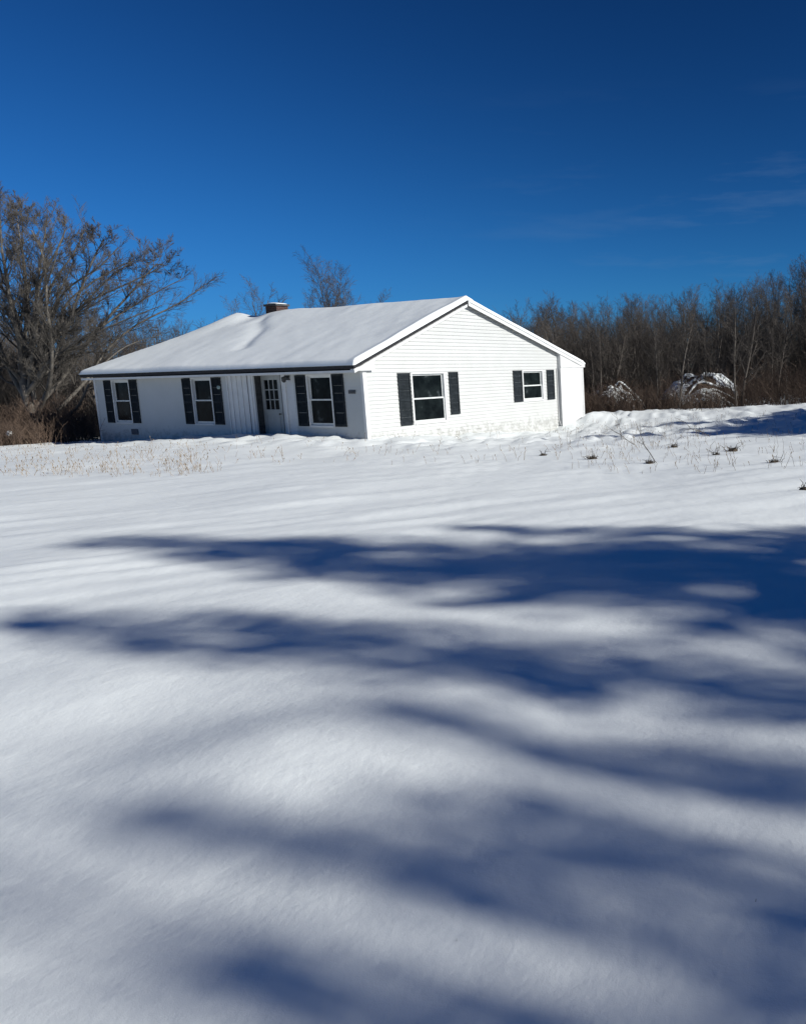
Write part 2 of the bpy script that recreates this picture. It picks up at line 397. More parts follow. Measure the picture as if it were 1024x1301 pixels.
# windows: casing (thing part) > sashes, panes
def window(ax, op, off, mid):
    a0, a1, z0, z1 = op
    def bx(mb, s0, s1, o0, o1, q0, q1):  # o: outwards
        if ax == 'y': mb.box(-o1, -o0, s0, s1, q0, q1)
        else: mb.box(s0, s1, -o1, -o0, q0, q1)
    c = MB(); t = .055
    bx(c, a0 - t, a0 - .0, -.10, .03, z0 - t, z1 + t); bx(c, a1, a1 + t, -.10, .03, z0 - t, z1 + t)
    bx(c, a0, a1, -.10, .03, z1, z1 + t); bx(c, a0, a1, -.10, .045, z0 - t, z0)
    w = part(c, 'window', M['trim'])
    m = z0 + (z1 - z0) * mid
    def sash(s0, s1, q0, q1, o, rail):
        s = MB(); k = .038
        bx(s, s0, s0 + k, o, o + .035, q0, q1); bx(s, s1 - k, s1, o, o + .035, q0, q1)
        bx(s, s0 + k, s1 - k, o, o + .035, q1 - rail[1], q1); bx(s, s0 + k, s1 - k, o, o + .035, q0, q0 + rail[0])
        part(s, 'sash', M['sash'], w)
        p = MB(); bx(p, s0 + k, s1 - k, o + .012, o + .018, q0 + rail[0], q1 - rail[1]); part(p, 'pane', M['glass'], w)
    sash(a0, a1, m - .02, z1, -.085, (.045, .05)); sash(a0, a1, z0, m + .022, -.049, (.07, .042))
    return w
for w in winF: window('y', w, 0, .52)
window('x', winG[0], 0, .49)
window('x', winG[1], 0, .50)
# louvred shutters
def shutter(ax, s0, s1, z0, z1, lean=0):
    mb = MB(); k = .045; o0, o1 = .018, .045
    def bx(a, b, p, q, u, v):
        if ax == 'y': mb.box(-q, -p, a, b, u, v)
        else: mb.box(a, b, -q, -p, u, v)
    bx(s0, s0 + k, o0, o1, z0, z1); bx(s1 - k, s1, o0, o1, z0, z1)
    zm = z0 + (z1 - z0) * .48
    for q0, q1 in ((z0, z0 + .07), (zm - .03, zm + .03), (z1 - .06, z1)): bx(s0 + k, s1 - k, o0, o1, q0, q1)
    for q0, q1 in ((z0 + .07, zm - .03), (zm + .03, z1 - .06)):
        n = int((q1 - q0) / .042); h = (q1 - q0) / n
        for i in range(n):
            a = q0 + i * h
            if ax == 'y': vs = [(-o1 + .006, s0 + k, a), (-o1 + .006, s1 - k, a), (-o0, s1 - k, a + h), (-o0, s0 + k, a + h)]
            else: vs = [(s0 + k, -o1 + .006, a), (s1 - k, -o1 + .006, a), (s1 - k, -o0, a + h), (s0 + k, -o0, a + h)]
            mb.add(vs, [(0, 1, 2, 3)])
    return part(mb, 'shutter', M['shutter'])
for s0, s1 in ((13.02, 13.46), (11.36, 11.82), (8.19, 8.655), (6.555, 7.04), (2.44, 2.90), (.80, 1.28)): shutter('y', s0, s1, B_, T)
shutter('x', 1.25, 1.74, .71, 2.30); tag(shutter('x', 3.40, 3.83, .92, 2.30), 'shorter shutter whose foot ends above its neighbour')
shutter('x', 6.66, 7.16, 1.16, 2.30); shutter('x', 8.67, 9.14, 1.16, 2.30)
# small fittings
mb = MB(); mb.box(-.03, -.018, .33, .62, 1.74, 1.84); part(mb, 'name_plate', M['metal'])
mb = MB(); mb.box(-.05, .0, 3.15, 3.29, 2.17, 2.31); mb.tube([(-.05, 3.22, 2.26), (-.12, 3.22, 2.30), (-.17, 3.22, 2.24)], [.02, .02, .03], 8); mb.tube([(-.17, 3.22, 2.28), (-.17, 3.22, 2.25), (-.17, 3.22, 2.14), (-.17, 3.22, 2.10)], [.02, .07, .06, .02], 8)
part(mb, 'porch_light', M['metal'])
mb = MB(); mb.tube([(-.03, 6.62, 1.99), (-.09, 6.62, 1.99), (-.10, 6.62, 1.99)], [.06, .06, .01], 12); part(mb, 'bell_fixture', M['lampglass'], smooth=True)
mb = MB(); mb.box(-.03, -.017, 11.62, 12.04, .36, .56)
for i in range(4): mb.box(-.04, -.031, 11.64, 12.02, .375 + i * .045, .395 + i * .045)
part(mb, 'foundation_vent', M['ventblue'])
mb = MB(); mb.tube([(9.33, -.03, 2.36), (9.33, -.045, 2.2), (9.33, -.045, .35), (9.33, -.12, .12)], [.016] * 4, 6); part(mb, 'conduit', M['soffit'], smooth=True)
# chimney (part of the roof)
mb = MB(); CX0, CX1, CY0, CY1 = 4.4, 4.9, 9.5, 10.15
mb.box(CX0, CX1, CY0, CY1, 3.9, 5.02)
ch = part(mb, 'chimney', M['brick'], roof)
mb = MB(); mb.box(CX0 - .05, CX1 + .05, CY0 - .05, CY1 + .05, 5.022, 5.10); part(mb, 'chimney_cap', M['metal'], roof)
# ---- snow on the roof: one blanket following both slopes
def roof_snow():
    ey = .055
    x = np.unique(np.r_[np.linspace(-.475, .1, 10), np.linspace(.1, XR, 70), np.linspace(XR, WD + BO + .04, 80)])
    y = np.unique(np.r_[np.linspace(-OV - .03, .15, 12), np.linspace(.15, YE - .1, 170), np.linspace(YE - .1, YE + .035, 5)])
    X, Y = np.meshgrid(x, y)
    zr = roofzz(np.clip(X, -.44, WD + BO), np.clip(Y, -OV, YE))
    th = .135 + .035 * fbm(X / 2.2, Y / 2.2, 5, 3) + .012 * fbm(X / .5, Y / .5, 9, 2)
    th = th + .10 * g2(X, Y, 4.5, 11.95, 1.3, .8) + .06 * g2(X, Y, 4.4, 8.0, 1.0, 1.4) - .10 * g2(X, Y, 4.2, 10.6, .7, .7)
    th = th * np.where(X > XR, .62 + .38 * np.exp(-(X - XR) / .8), 1)
    # furrow where snow slid from beside the chimney down the front slope
    p0, p1 = np.array([4.1, 9.5]), np.array([.95, 6.3]); d = p1 - p0; L = np.hypot(*d); d = d / L
    a = (X - p0[0]) * d[0] + (Y - p0[1]) * d[1]; b = -(X - p0[0]) * d[1] + (Y - p0[1]) * d[0]
    b = b + .12 * np.sin(a * 2.1)
    m = np.clip(a / .5, 0, 1) * np.clip((L - a) / .5 + .2, 0, 1)
    m = m * (a > 0) * (a < L + .4)
    th = th + .04 * m * np.tanh(b / .16) * np.exp(-(b / .5) ** 2) - .04 * m * np.exp(-(b / .4) ** 2)
    th = np.maximum(th, .02)
    e = np.minimum.reduce([(X + .475) / .13, (WD + BO + .04 - X) / .16, (Y + OV + .03) / .06, (YE + .035 - Y) / .2]); e = np.clip(e, 0, 1)
    th = th * np.sqrt(1 - (1 - e) ** 2)
    # raised lip along the near rake, drifted and slumped
    lip = np.exp(-((Y + OV - .06) / .16) ** 2); th = th + .03 * lip * e * (X < XR + .3)
    top = zr + .004 + th
    bot = zr + .003 - np.where((X > WD) | (Y < -OV + 1e-3) & (X > XR), .05, 0)
    ny, nx = X.shape; n = nx * ny
    V = np.r_[np.stack([X, Y, top], -1).reshape(-1, 3), np.stack([X, Y, bot], -1).reshape(-1, 3)]
    Fc = []
    for r in range(ny - 1):
        for c in range(nx - 1):
            i = r * nx + c; Fc.append((i, i + 1, i + nx + 1, i + nx)); Fc.append((n + i, n + i + nx, n + i + nx + 1, n + i + 1))
    for c in range(nx - 1):
        Fc.append((c, n + c, n + c + 1, c + 1)); i = (ny - 1) * nx + c; Fc.append((i, i + 1, n + i + 1, n + i))
    for r in range(ny - 1):
        i = r * nx; Fc.append((i, i + nx, n + i + nx, n + i)); i = r * nx + nx - 1; Fc.append((i, n + i, n + i + nx, i + nx))
    me = bpy.data.meshes.new('roof_snow'); me.from_pydata([tuple(v) for v in V], [], Fc); me.update()
    o = link('roof_snow', me, M['roofsnow'], None, True); o.location = (HX, HY, 0); o.rotation_euler = (0, 0, YAW); return o
tag(roof_snow(), 'thick white blanket of snow lying over the whole house roof', 'snow cover')
cs = MB(); k = 14
for j in range(k):
    for i in range(k):
        a, b = i / (k - 1) * 2 - 1, j / (k - 1) * 2 - 1
        cs.v.append(((CX0 + CX1) / 2 + a * .27, (CY0 + CY1) / 2 + b * .34, 5.101 + .07 * max(0, (1 - a ** 4) * (1 - b ** 4)) ** .5 * (.8 + .2 * math.sin(3 * b + 1))))
for j in range(k - 1):
    for i in range(k - 1): q = j * k + i; cs.f.append((q, q + 1, q + k + 1, q + k))
cs.f.append(tuple([i for i in range(k)] + [j * k + k - 1 for j in range(1, k)] + [(k - 1) * k + i for i in range(k - 2, -1, -1)] + [j * k for j in range(k - 2, 0, -1)])[::-1])
o = cs.build('chimney_snow', M['roofsnow'], None, True); o.location = (HX, HY, 0); o.rotation_euler = (0, 0, YAW)
tag(o, 'small pad of snow on top of the brick chimney', 'snow cap')

# ------------------------------------------------------------------ bare trees
def rdir(rng, d, ang):
    o = d.orthogonal().normalized(); q = Matrix.Rotation(rng.uniform(0, 2 * math.pi), 3, d) @ o
    return (d * math.cos(ang) + q * math.sin(ang)).normalized()
def grow(rng, mbs, p, d, L, r, lvl, P):
    seg = P['seg'][lvl]; pts = [p.copy()]; rad = [r]; dirs = [d.copy()]
    tip = r * P['taper'][lvl]
    for i in range(seg):
        d = (d + Vector((rng.gauss(0, 1), rng.gauss(0, 1), rng.gauss(0, 1))) * P['wob'][lvl] + Vector((0, 0, 1)) * P['up'][lvl]).normalized()
        p = p + d * (L / seg); pts.append(p.copy()); t = (i + 1) / seg; rad.append(r * (1 - t) + tip * t); dirs.append(d.copy())
    mbs[0 if lvl < P['split'] else 1].tube(pts, rad, (7, 5, 3, 3, 3)[lvl])
    if lvl + 1 >= len(P['seg']): return
    n = P['n'][lvl]; s0 = P['start'][lvl]
    for i in range(n):
        t = s0 + (1 - s0) * (i + rng.random()) / n
        k = t * seg; j = min(int(k), seg - 1); q = pts[j].lerp(pts[j + 1], k - j); rr = (rad[j] * (1 - (k - j)) + rad[j + 1] * (k - j)) * P['rr'][lvl]
        cl = L * P['len'][lvl] * rng.uniform(.7, 1.2) * (1 - P['short'][lvl] * t)
        grow(rng, mbs, q, rdir(rng, dirs[j + 1], R(rng.uniform(*P['ang'][lvl]))), cl, max(rr, P['rmin']), lvl + 1, P)
WOOD = dict(seg=(7, 5, 3, 2), taper=(.12, .25, .35, .5), wob=(.05, .08, .07, .06), up=(.03, .12, .08, .04), n=(19, 9, 6), start=(.26, .2, .12), len=(.36, .5, .62), short=(.55, .5, .4), ang=((25, 60), (25, 60), (25, 60)), rr=(.5, .55, .6), rmin=.0075, split=1)
def bare_tree(seed, H, r, name, label, cat, group, P=WOOD, mats=('bark_wood', 'twig_wood')):
    rng = random.Random(seed); t = empty(name); a, b = MB(), MB()
    grow(rng, (a, b), Vector((0, 0, -.3)), Vector((rng.uniform(-.05, .05), rng.uniform(-.05, .05), 1)).normalized(), H, r, 0, P)
    a.build('trunk', M[mats[0]], t, True); b.build('crown', M[mats[1]], t)
    return tag(t, label, cat, group)
def copy_tree(o, loc, rz, s):
    c = o.copy(); col.objects.link(c); c.location = loc; c.rotation_euler = (0, 0, rz); c.scale = (s, s, s)
    for ch in o.children:
        k = ch.copy(); col.objects.link(k); k.parent = c
    return c
rng = random.Random(7)
LBL = 'bare grey brown tree crowded into the wood right of the house'
variants = []
for i in range(7):
    P = dict(WOOD)
    if i in (2, 5): P['n'] = (21, 8, 6); P['start'] = (.42, .2, .12); P['ang'] = ((20, 42), (25, 55), (25, 60))
    if i == 6: P['n'] = (14, 10, 7); P['start'] = (.22, .15, .1); P['len'] = (.5, .46, .5)
    variants.append((P, 100 + i, 9.0 + (i % 3), (.10, .13, .09, .12, .15, .08, .16)[i]))
vt = [bare_tree(s, H, r, 'bare_tree', LBL, 'tree', 'bare trees of the wood right of the house', P) for P, s, H, r in variants]
vH = [v[2] for v in variants]
# treeline height of the right wood: photo skyline x -> y
sky = [(640, 398), (680, 378), (720, 372), (760, 386), (800, 372), (850, 384), (880, 364), (930, 362), (965, 352), (1000, 338), (1040, 322), (1090, 310)]
def skyline(px):
    for (a, b), (c, d) in zip(sky, sky[1:]):
        if px <= c: return b + (d - b) * max(0, (px - a) / (c - a))
    return sky[-1][1]
used = set(); placed = 0
def put(px, Y, top_y, label=LBL, group='bare trees of the wood right of the house', vi=None, smin=.45, smax=1.5):
    p = at(px, top_y, Y); z = gz(p.x, p.y); h = p.z - z
    i = rng.randrange(7) if vi is None else vi
    s = min(max(h / (vH[i] * 1.08), smin), smax)
    if i not in used: o = vt[i]; o.location = (p.x, p.y, z); o.rotation_euler = (0, 0, rng.uniform(0, 6.28)); o.scale = (s, s, s); used.add(i)
    else: o = copy_tree(vt[i], (p.x, p.y, z), rng.uniform(0, 6.28), s)
    o['label'] = label; o['group'] = group; return o
for k in range(225):
    row = k % 5; Y = (37.5, 43, 50, 58, 67)[row] + rng.uniform(-2.5, 3)
    px = 655 + (k // 5 + rng.random()) / 45 * 470
    if row == 0 and px > 720 and rng.random() < .6: continue
    ty = skyline(px) + rng.choice((0, 3, 8, 16, 26, 40) if row > 1 else (12, 28, 45, 60))
    put(px, Y, ty)
for k in range(32):      # the wood goes on past the right edge
    row = k % 4; put(1095 + (k // 4 + rng.random()) / 8 * 600, (36, 44, 54, 64)[row] + rng.uniform(-3, 3), skyline(1090) + rng.choice((0, 10, 22, 40)), group='bare trees of the wood right of the house')
# slim dark spruces among the hardwoods
def conifer(seed, H, rad, name, label, group=None, mat='needle', top=1.0, dens=1.0, zmin=.4, lead=None, step=.22, power=1.0):
    """trunk, drooping boughs of needle sprays; rad(h_from_top) gives the crown radius"""
    rg = random.Random(seed); t = empty(name); a, b = MB(), MB()
    a.tube([(0, 0, -.3), (0, 0, H * .5), (0, 0, H)], [.014 * H, .008 * H, .01], 7)
    z = zmin
    while z < H - .05:
        R0 = rad(H - z); n = max(5, int(7 + R0 * 2.2))
        for i in range(n):
            an = rg.uniform(0, 6.283); L = R0 * rg.uniform(.72, 1.08); up = rg.uniform(-.30, .05)
            ca, sa = math.cos(an), math.sin(an)
            def P(tt): return Vector((ca * L * tt, sa * L * tt, z + L * (up * tt + .16 * tt * tt)))
            if L > .5: b_r = .006 + .006 * L; a.tube([P(0), P(.5), P(.95)], [b_r, b_r * .6, .003], 3)
            m = max(2, int(L * 7 * dens))
            for j in range(m):
                tt = (j + rg.random()) / m; tt = .12 + .9 * tt; q = P(tt)
                for sd in (-1, 1):
                    w = (.10 + .20 * L * (1.05 - tt)) * rg.uniform(.7, 1.3) + .03
                    aa = an + sd * rg.uniform(.5, 1.2); dx = Vector((math.cos(aa), math.sin(aa), rg.uniform(-.45, .05))) * w
                    nn = Vector((-math.sin(aa), math.cos(aa), rg.uniform(-.6, .6))) * rg.uniform(.02, .045)
                    n0 = len(b.v); b.v += [tuple(q - nn), tuple(q + dx * .5 - nn * 1.5), tuple(q + dx), tuple(q + dx * .5 + nn * 1.5)]; b.f.append((n0, n0 + 1, n0 + 2, n0 + 3))
        z += step * rg.uniform(.7, 1.3)
    a.build('trunk', M['bark_wood'], t, True); b.build('crown', M[mat], t)
    return tag(t, label, 'tree', group)
cone = lambda s: (lambda d: .06 + s * d ** .85)
o = conifer(31, 8, cone(.26), 'evergreen_tree', 'dark evergreen tree standing dim among the bare trunks at far right', mat='far_evergreen'); p = at(1010, 480, 46); o.location = (p.x, p.y, gz(p.x, p.y)); s = (at(1010, 400, 46).z - o.location.z) / 8; o.scale = (s,) * 3
far_ev = o
for (px, ty, Y, lb) in ((893, 402, 52, 'dark evergreen tree deep in the wood above the snowy mound'), (968, 405, 47, 'dark evergreen tree second from the right edge in the wood'), (925, 420, 50, 'low dark evergreen between the two taller evergreens in the wood'), (795, 415, 55, 'dark evergreen tree deep in the wood right of the house'),
                       (850, 408, 58, 'dark evergreen tree standing left of the one above the snowy mound'), (745, 425, 60, 'dark evergreen tree in the wood nearest the house corner'), (205, 413, 75, 'dark evergreen top showing just above the left slope of the roof')):
    p = at(px, 480, Y); z = gz(p.x, p.y); c = copy_tree(far_ev, (p.x, p.y, z), px, (at(px, ty, Y).z - z) / 8); c['label'] = lb; c['category'] = 'tree'
    if px == 205: c.scale = (c.scale[0] * 1.5, c.scale[1] * 1.5, c.scale[2])

# ---- trees beyond the house roof and behind the big tree
for px, ty, Y, vi, lb in ((322, 362, 62, 6, 'hazy round topped bare tree left of the chimney'), (336, 366, 66, 4, 'small hazy bare tree top directly behind the chimney'), (415, 325, 50, 2, 'tallest of the bare trees above the middle of the roof'), (392, 346, 52, 6, 'leftmost of the bare trees clustered above the middle of the roof'), (404, 336, 51, 5, 'slim bare tree just left of the tallest one above the roof'),
                      (430, 336, 53, 5, 'slim bare tree just right of the tallest one above the roof'), (450, 350, 54, 2, 'rightmost of the bare trees clustered above the middle of the roof'), (475, 372, 60, 1, 'faint bare tree top just clearing the roof ridge'), (298, 376, 70, 0, 'low faint bare tree top at the left end of the ridge'), (372, 372, 60, 4, 'low bare tree top just right of the chimney')):
    o = put(px, Y, ty, lb, 'x', vi); del o['group']
GL = 'bare trees behind the spreading tree left of the house'
for k in range(72):
    row = k % 3; Y = (38, 46, 56)[row] + rng.uniform(-2, 3); px = -60 + (k // 3 + rng.random()) / 24 * 330
    ty = 385 + rng.uniform(0, 50) + max(0, px - 120) * .14
    put(px, Y, ty, 'bare brown tree in the wood behind the big spreading tree', GL)

# ---- the big spreading tree left of the house
big = empty('spreading_tree', tuple(at(52, 560, 31)))
big.location.z = gz(big.location.x, big.location.y)
tag(big, 'huge bare many stemmed tree spreading beside the left end of the house', 'tree')
BL = big.location
def lp(px, py, dY=0): return at(px, py, 31 + dY) - BL
BP = dict(seg=(6, 5, 4, 3, 2), taper=(.2, .25, .3, .4, .5), wob=(.06, .10, .08, .06, .05), up=(.02, .09, .08, .06, .02), n=(9, 8, 6, 4), start=(.2, .14, .12, .1), len=(.4, .48, .6, .8), short=(.4, .45, .4, .3), ang=((20, 45), (20, 42), (18, 42), (18, 42)), rr=(.55, .6, .65, .7), rmin=.0058, split=0)
brg = random.Random(77)
tr, crown = MB(), MB()
def limb(pts, r0, r1, nch, clen, start=.25):
    # pts: list of (px, py, dY)
    pts = [(a, b + (12 if b < 330 else 0), c) for a, b, c in pts]; P = [lp(*p) for p in pts]; Q = []; n = len(P)
    for i in range(n - 1):   # catmull
        a, b, c, d = P[max(i - 1, 0)], P[i], P[i + 1], P[min(i + 2, n - 1)]
        for t in (0, .25, .5, .75): Q.append(.5 * ((2 * b) + (c - a) * t + (2 * a - 5 * b + 4 * c - d) * t * t + (3 * b - a - 3 * c + d) * t ** 3))
    Q.append(P[-1]); m = len(Q)
    r0 *= .78; r1 *= .6
    rad = [r0 + (r1 - r0) * (i / (m - 1)) ** .7 for i in range(m)]
    tr.tube(Q, rad, 8)
    for i in range(nch):
        t = start + (1 - start) * (i + brg.random()) / nch; k = t * (m - 1); j = min(int(k), m - 2)
        q = Q[j].lerp(Q[j + 1], k - j); d = (Q[j + 1] - Q[j]).normalized()
        grow(brg, (crown, crown), q, rdir(brg, (d + Vector((0, 0, .15))).normalized(), R(brg.uniform(22, 62))), clen * .8 * brg.uniform(.6, 1.15) * (1 - .5 * t), rad[j] * .45, 2 if clen < 2.2 else 1, BP)
limb([(56, 566, 0), (48, 540, 0), (36, 512, 0), (30, 488, 0), (28, 470, 0)], .26, .19, 2, 2.0, .5)
limb([(28, 472, 0), (26, 440, -.4), (16, 400, -.8), (8, 350, -1), (2, 300, -1), (0, 262, -1)], .16, .03, 22, 3.0, .1)
limb([(30, 478, 0), (42, 440, .5), (44, 400, 1), (52, 355, 1.2), (70, 310, 1.4), (84, 278, 1.5)], .15, .03, 22, 3.0, .1)
limb([(28, 484, 0), (8, 462, -.5), (-20, 440, -1), (-50, 400, -1.5), (-70, 350, -2)], .13, .03, 14, 2.8, .1)
limb([(36, 512, 0), (12, 470, .4), (-6, 420, 1.5), (-24, 350, 2), (-36, 300, 2.5)], .12, .03, 14, 2.6, .1)
limb([(34, 500, 0), (60, 466, -.4), (80, 430, -.8), (98, 380, -1), (118, 330, -1.2), (132, 292, -1.3)], .14, .03, 22, 2.8, .1)
limb([(40, 522, 0), (70, 492, .5), (100, 452, 1), (130, 412, 1.4), (166, 372, 1.8), (196, 338, 2.0), (206, 325, 2.1)], .13, .025, 24, 2.5, .12)
limb([(52, 545, 0), (80, 515, .6), (112, 480, 1.6), (140, 440, 2.8), (178, 410, 3.2), (222, 388, 3.6), (252, 368, 3.8), (262, 360, 4)], .12, .02, 24, 2.1, .2)
limb([(44, 532, 0), (62, 490, -1), (66, 440, -1.8), (60, 390, -2), (56, 330, -2), (40, 280, -2)], .12, .03, 20, 2.6, .12)
limb([(55, 548, 0), (96, 520, -.6), (110, 494, -.8), (124, 470, -.2), (160, 440, 2.6), (205, 425, 3.4)], .09, .02, 14, 1.8, .3)
limb([(30, 490, 0), (50, 462, 1.5), (90, 405, 2.5), (140, 352, 3), (168, 322, 3.2)], .11, .025, 20, 2.4, .15)
limb([(26, 460, 0), (34, 400, 2), (30, 340, 2.4), (28, 290, 2.6), (30, 262, 2.6)], .11, .025, 18, 2.6, .15)
for (ex, ey, dY) in ((20, 252, 1), (60, 262, -1), (108, 278, 0), (96, 330, 3), (150, 302, -2), (176, 318, 1), (212, 336, -1), (236, 352, 2), (150, 370, -2), (205, 388, 0), (-30, 262, 0), (-50, 300, 3), (120, 420, -2), (75, 300, -3), (40, 330, 3)):
    sx = brg.uniform(28, 48); sy = brg.uniform(455, 510); k = brg.uniform(.35, .5)
    limb([(sx, sy, 0), (sx + (ex - sx) * .22, sy + (ey - sy) * .34, dY * .3), (sx + (ex - sx) * k, sy + (ey - sy) * .6, dY * .6), (sx + (ex - sx) * .78, sy + (ey - sy) * .85, dY * .9), (ex, ey, dY)], .10, .02, 12, 2.0, .2)
tr.build('trunk', M['bark_big'], big, True); crown.build('crown', M['bark_twig'], big)

# ------------------------------------------------------------------ thickets
def thicket(name, label, spots, hrange, mat, seed, nst=26, spread=.55, rr=.008):
    rg = random.Random(seed); mb = MB()
    for (x, y, hs) in spots:
        for s in range(nst):
            bx, by = x + rg.gauss(0, spread), y + rg.gauss(0, spread); z = GZ(bx, by) - .05
            h = rg.uniform(*hrange) * hs; lean = Vector((rg.gauss(0, .25), rg.gauss(0, .25), 1)).normalized()
            p = Vector((bx, by, z)); pts = [p.copy()]; d = lean
            for i in range(3):
                d = (d + Vector((rg.gauss(0, .14), rg.gauss(0, .14), -.02))).normalized(); p = p + d * h / 3; pts.append(p.copy())
            mb.tube(pts, [rr, rr * .85, rr * .6, rr * .35], 3)
            for b in range(5):
                k = rg.uniform(.8, 2.8); j = int(k); q = pts[j].lerp(pts[j + 1], k - j); e = rdir(rg, d, R(rg.uniform(20, 60)))
                l = h * rg.uniform(.12, .32); m1 = q + e * l * .5; m2 = m1 + (e + Vector((rg.gauss(0, .2), rg.gauss(0, .2), .15))).normalized() * l * .5
                mb.tube([q, m1, m2], [rr * .55, rr * .45, rr * .3], 3)
    return tag(mb.build(name, M[mat]), label, 'brush', None, 'stuff')
# fast local ground lookup
_gx = np.arange(-60, 40, .5); _gy = np.arange(10, 90, .5); _GXX, _GYY = np.meshgrid(_gx, _gy); _GG = ground(_GXX, _GYY)
def GZ(x, y):
    i = int((x + 60) / .5); j = int((y - 10) / .5)
    if 0 <= i < _GG.shape[1] and 0 <= j < _GG.shape[0]: return float(_GG[j, i])
    return gz(x, y)
rg = random.Random(5); sp = []
for k in range(120):
    px = rg.uniform(640, 1090); Y = rg.choice((34.5, 35.5, 37, 39)) + rg.uniform(-.4, 1.2); p = at(px, 500, Y); hs = rg.uniform(.6, 1.15) if px > 955 else rg.uniform(.4, .85)
    if hl(p.x, p.y)[0] < WD + 1.5 and hl(p.x, p.y)[1] > -1: continue
    sp.append((p.x, p.y, hs))
thicket('red_brown_brush', 'tangled red brown brush along the foot of the wood on the right', sp, (.9, 2.3), 'twig_red', 8, 30)
sp = []
for k in range(230):
    px = rg.uniform(640, 1100); Y = rg.uniform(41, 64); p = at(px, 500, Y); sp.append((p.x, p.y, 1.25))
thicket('grey_undergrowth', 'grey leafless undergrowth filling the wood behind the brush on the right', sp, (1.8, 4.6), 'twig_wood', 9, 24, .9, .013)
sp = []
for k in range(110):
    px = rg.uniform(-90, 128); Y = rg.choice((27.6, 28.6, 30, 33)) + rg.uniform(-.5, .8); p = at(px, 520, Y)
    if hl(p.x, p.y)[1] < LN + .8: continue
    sp.append((p.x, p.y, .5 if Y < 30 else .95))
thicket('tawny_thicket', 'tawny bare thicket around the foot of the big spreading tree', sp, (.8, 2.2), 'twig_red', 10, 30)
sp = []
for k in range(150):
    px = rg.uniform(-90, 290); Y = rg.uniform(38, 54); p = at(px, 520, Y); sp.append((p.x, p.y, 1.2))
thicket('dim_undergrowth', 'dim leafless undergrowth in the wood behind the big spreading tree', sp, (2.0, 4.6), 'twig_wood', 12, 24, .9, .012)

# ------------------------------------------------------------------ snowy mounds in the wood
def mound(name, label, px0, px1, py_top, Y, seed, arcs):
    a = at(px0, 505, Y); b = at(px1, 505, Y); cx = (a.x + b.x) / 2; w = (b.x - a.x) / 2; z0 = gz(cx, Y) - .2; h = at((px0 + px1) / 2, py_top, Y).z - z0
    t = empty(name, (cx, Y, z0)); rg = random.Random(seed); nn = 40
    def surf(u, v, k=1.0):
        rr = min(1, math.hypot(u, v)); n = float(fbm(np.array([u * 4 + seed]), np.array([v * 4]), seed, 3)[0])
        return h * k * ((1 - rr * rr) ** .8) * (1 + .3 * n)
    m1, m2 = MB(), MB()
    for j in range(nn):
        for i in range(nn):
            u, v = i / (nn - 1) * 2 - 1, j / (nn - 1) * 2 - 1; m1.v.append((u * w, v * w * .55, surf(u, v)))
    for j in range(nn - 1):
        for i in range(nn - 1): q = j * nn + i; m1.f.append((q, q + 1, q + nn + 1, q + nn))
    m1.build('brush_heap', M['litter'], t, True)
    keep = {}
    for j in range(nn - 1):
        for i in range(nn - 1):
            u, v = i / (nn - 1) * 2 - 1, j / (nn - 1) * 2 - 1
            q = float(fbm(np.array([u * 2.6 + seed * 3]), np.array([v * 3.1]), seed + 5, 3)[0])
            if math.hypot(u, v) < .93 and q > .02 + .25 * abs(v):
                ids = []
                for (a, b) in ((i, j), (i + 1, j), (i + 1, j + 1), (i, j + 1)):
                    if (a, b) not in keep:
                        keep[(a, b)] = len(m2.v); x_, y_, z_ = m1.v[b * nn + a]; m2.v.append((x_, y_ - .02, z_ + .07))
                    ids.append(keep[(a, b)])
                m2.f.append(tuple(ids))
    # bowed stems carrying ridges of snow
    for k in range(arcs):
        v = -.95 + 1.5 * (k + rg.random()) / arcs; e = math.sqrt(max(0, 1 - v * v)); u0 = rg.uniform(-e, e * .2); u1 = min(e, u0 + rg.uniform(.4, 1.2)); pts = []; rd = []
        for i in range(13):
            tt = i / 12; u = u0 + (u1 - u0) * tt; vv = v + .12 * math.sin(tt * 3 + k); pts.append((u * w, vv * w * .55, surf(u, vv) + .03 + .06 * math.sin(tt * math.pi) + rg.uniform(-.03, .03))); rd.append((.014 + .055 * math.sin(tt * math.pi) ** .5) * rg.uniform(.4, 1.3) if 0 < i < 12 else .006)
        m2.tube(pts, rd, 6)
    m2.build('snow_cover', M['roofsnow'], t, True)
    m3 = MB()
    for k in range(420):
        u, v = rg.uniform(-1.0, 1.0), rg.uniform(-1.0, .3); z = surf(u, v) - .1; p = Vector((u * w, v * w * .55, z)); d = Vector((rg.gauss(0, .5), rg.gauss(0, .4), 1)).normalized(); l = rg.uniform(.3, .9)
        m3.tube([p, p + d * l * .6, p + (d + Vector((rg.gauss(0, .3), 0, -.1))).normalized() * l], [.014, .011, .006], 3)
    m3.build('twigs', M['twig_red'], t)
    return tag(t, label, 'brush pile')
mound('brush_pile', 'arched snow laden brush pile in front of the wood', 826, 956, 479, 39.5, 3, 22)
mound('brush_pile', 'low snow dusted brush pile just right of the house corner', 732, 824, 490, 39, 9, 10)

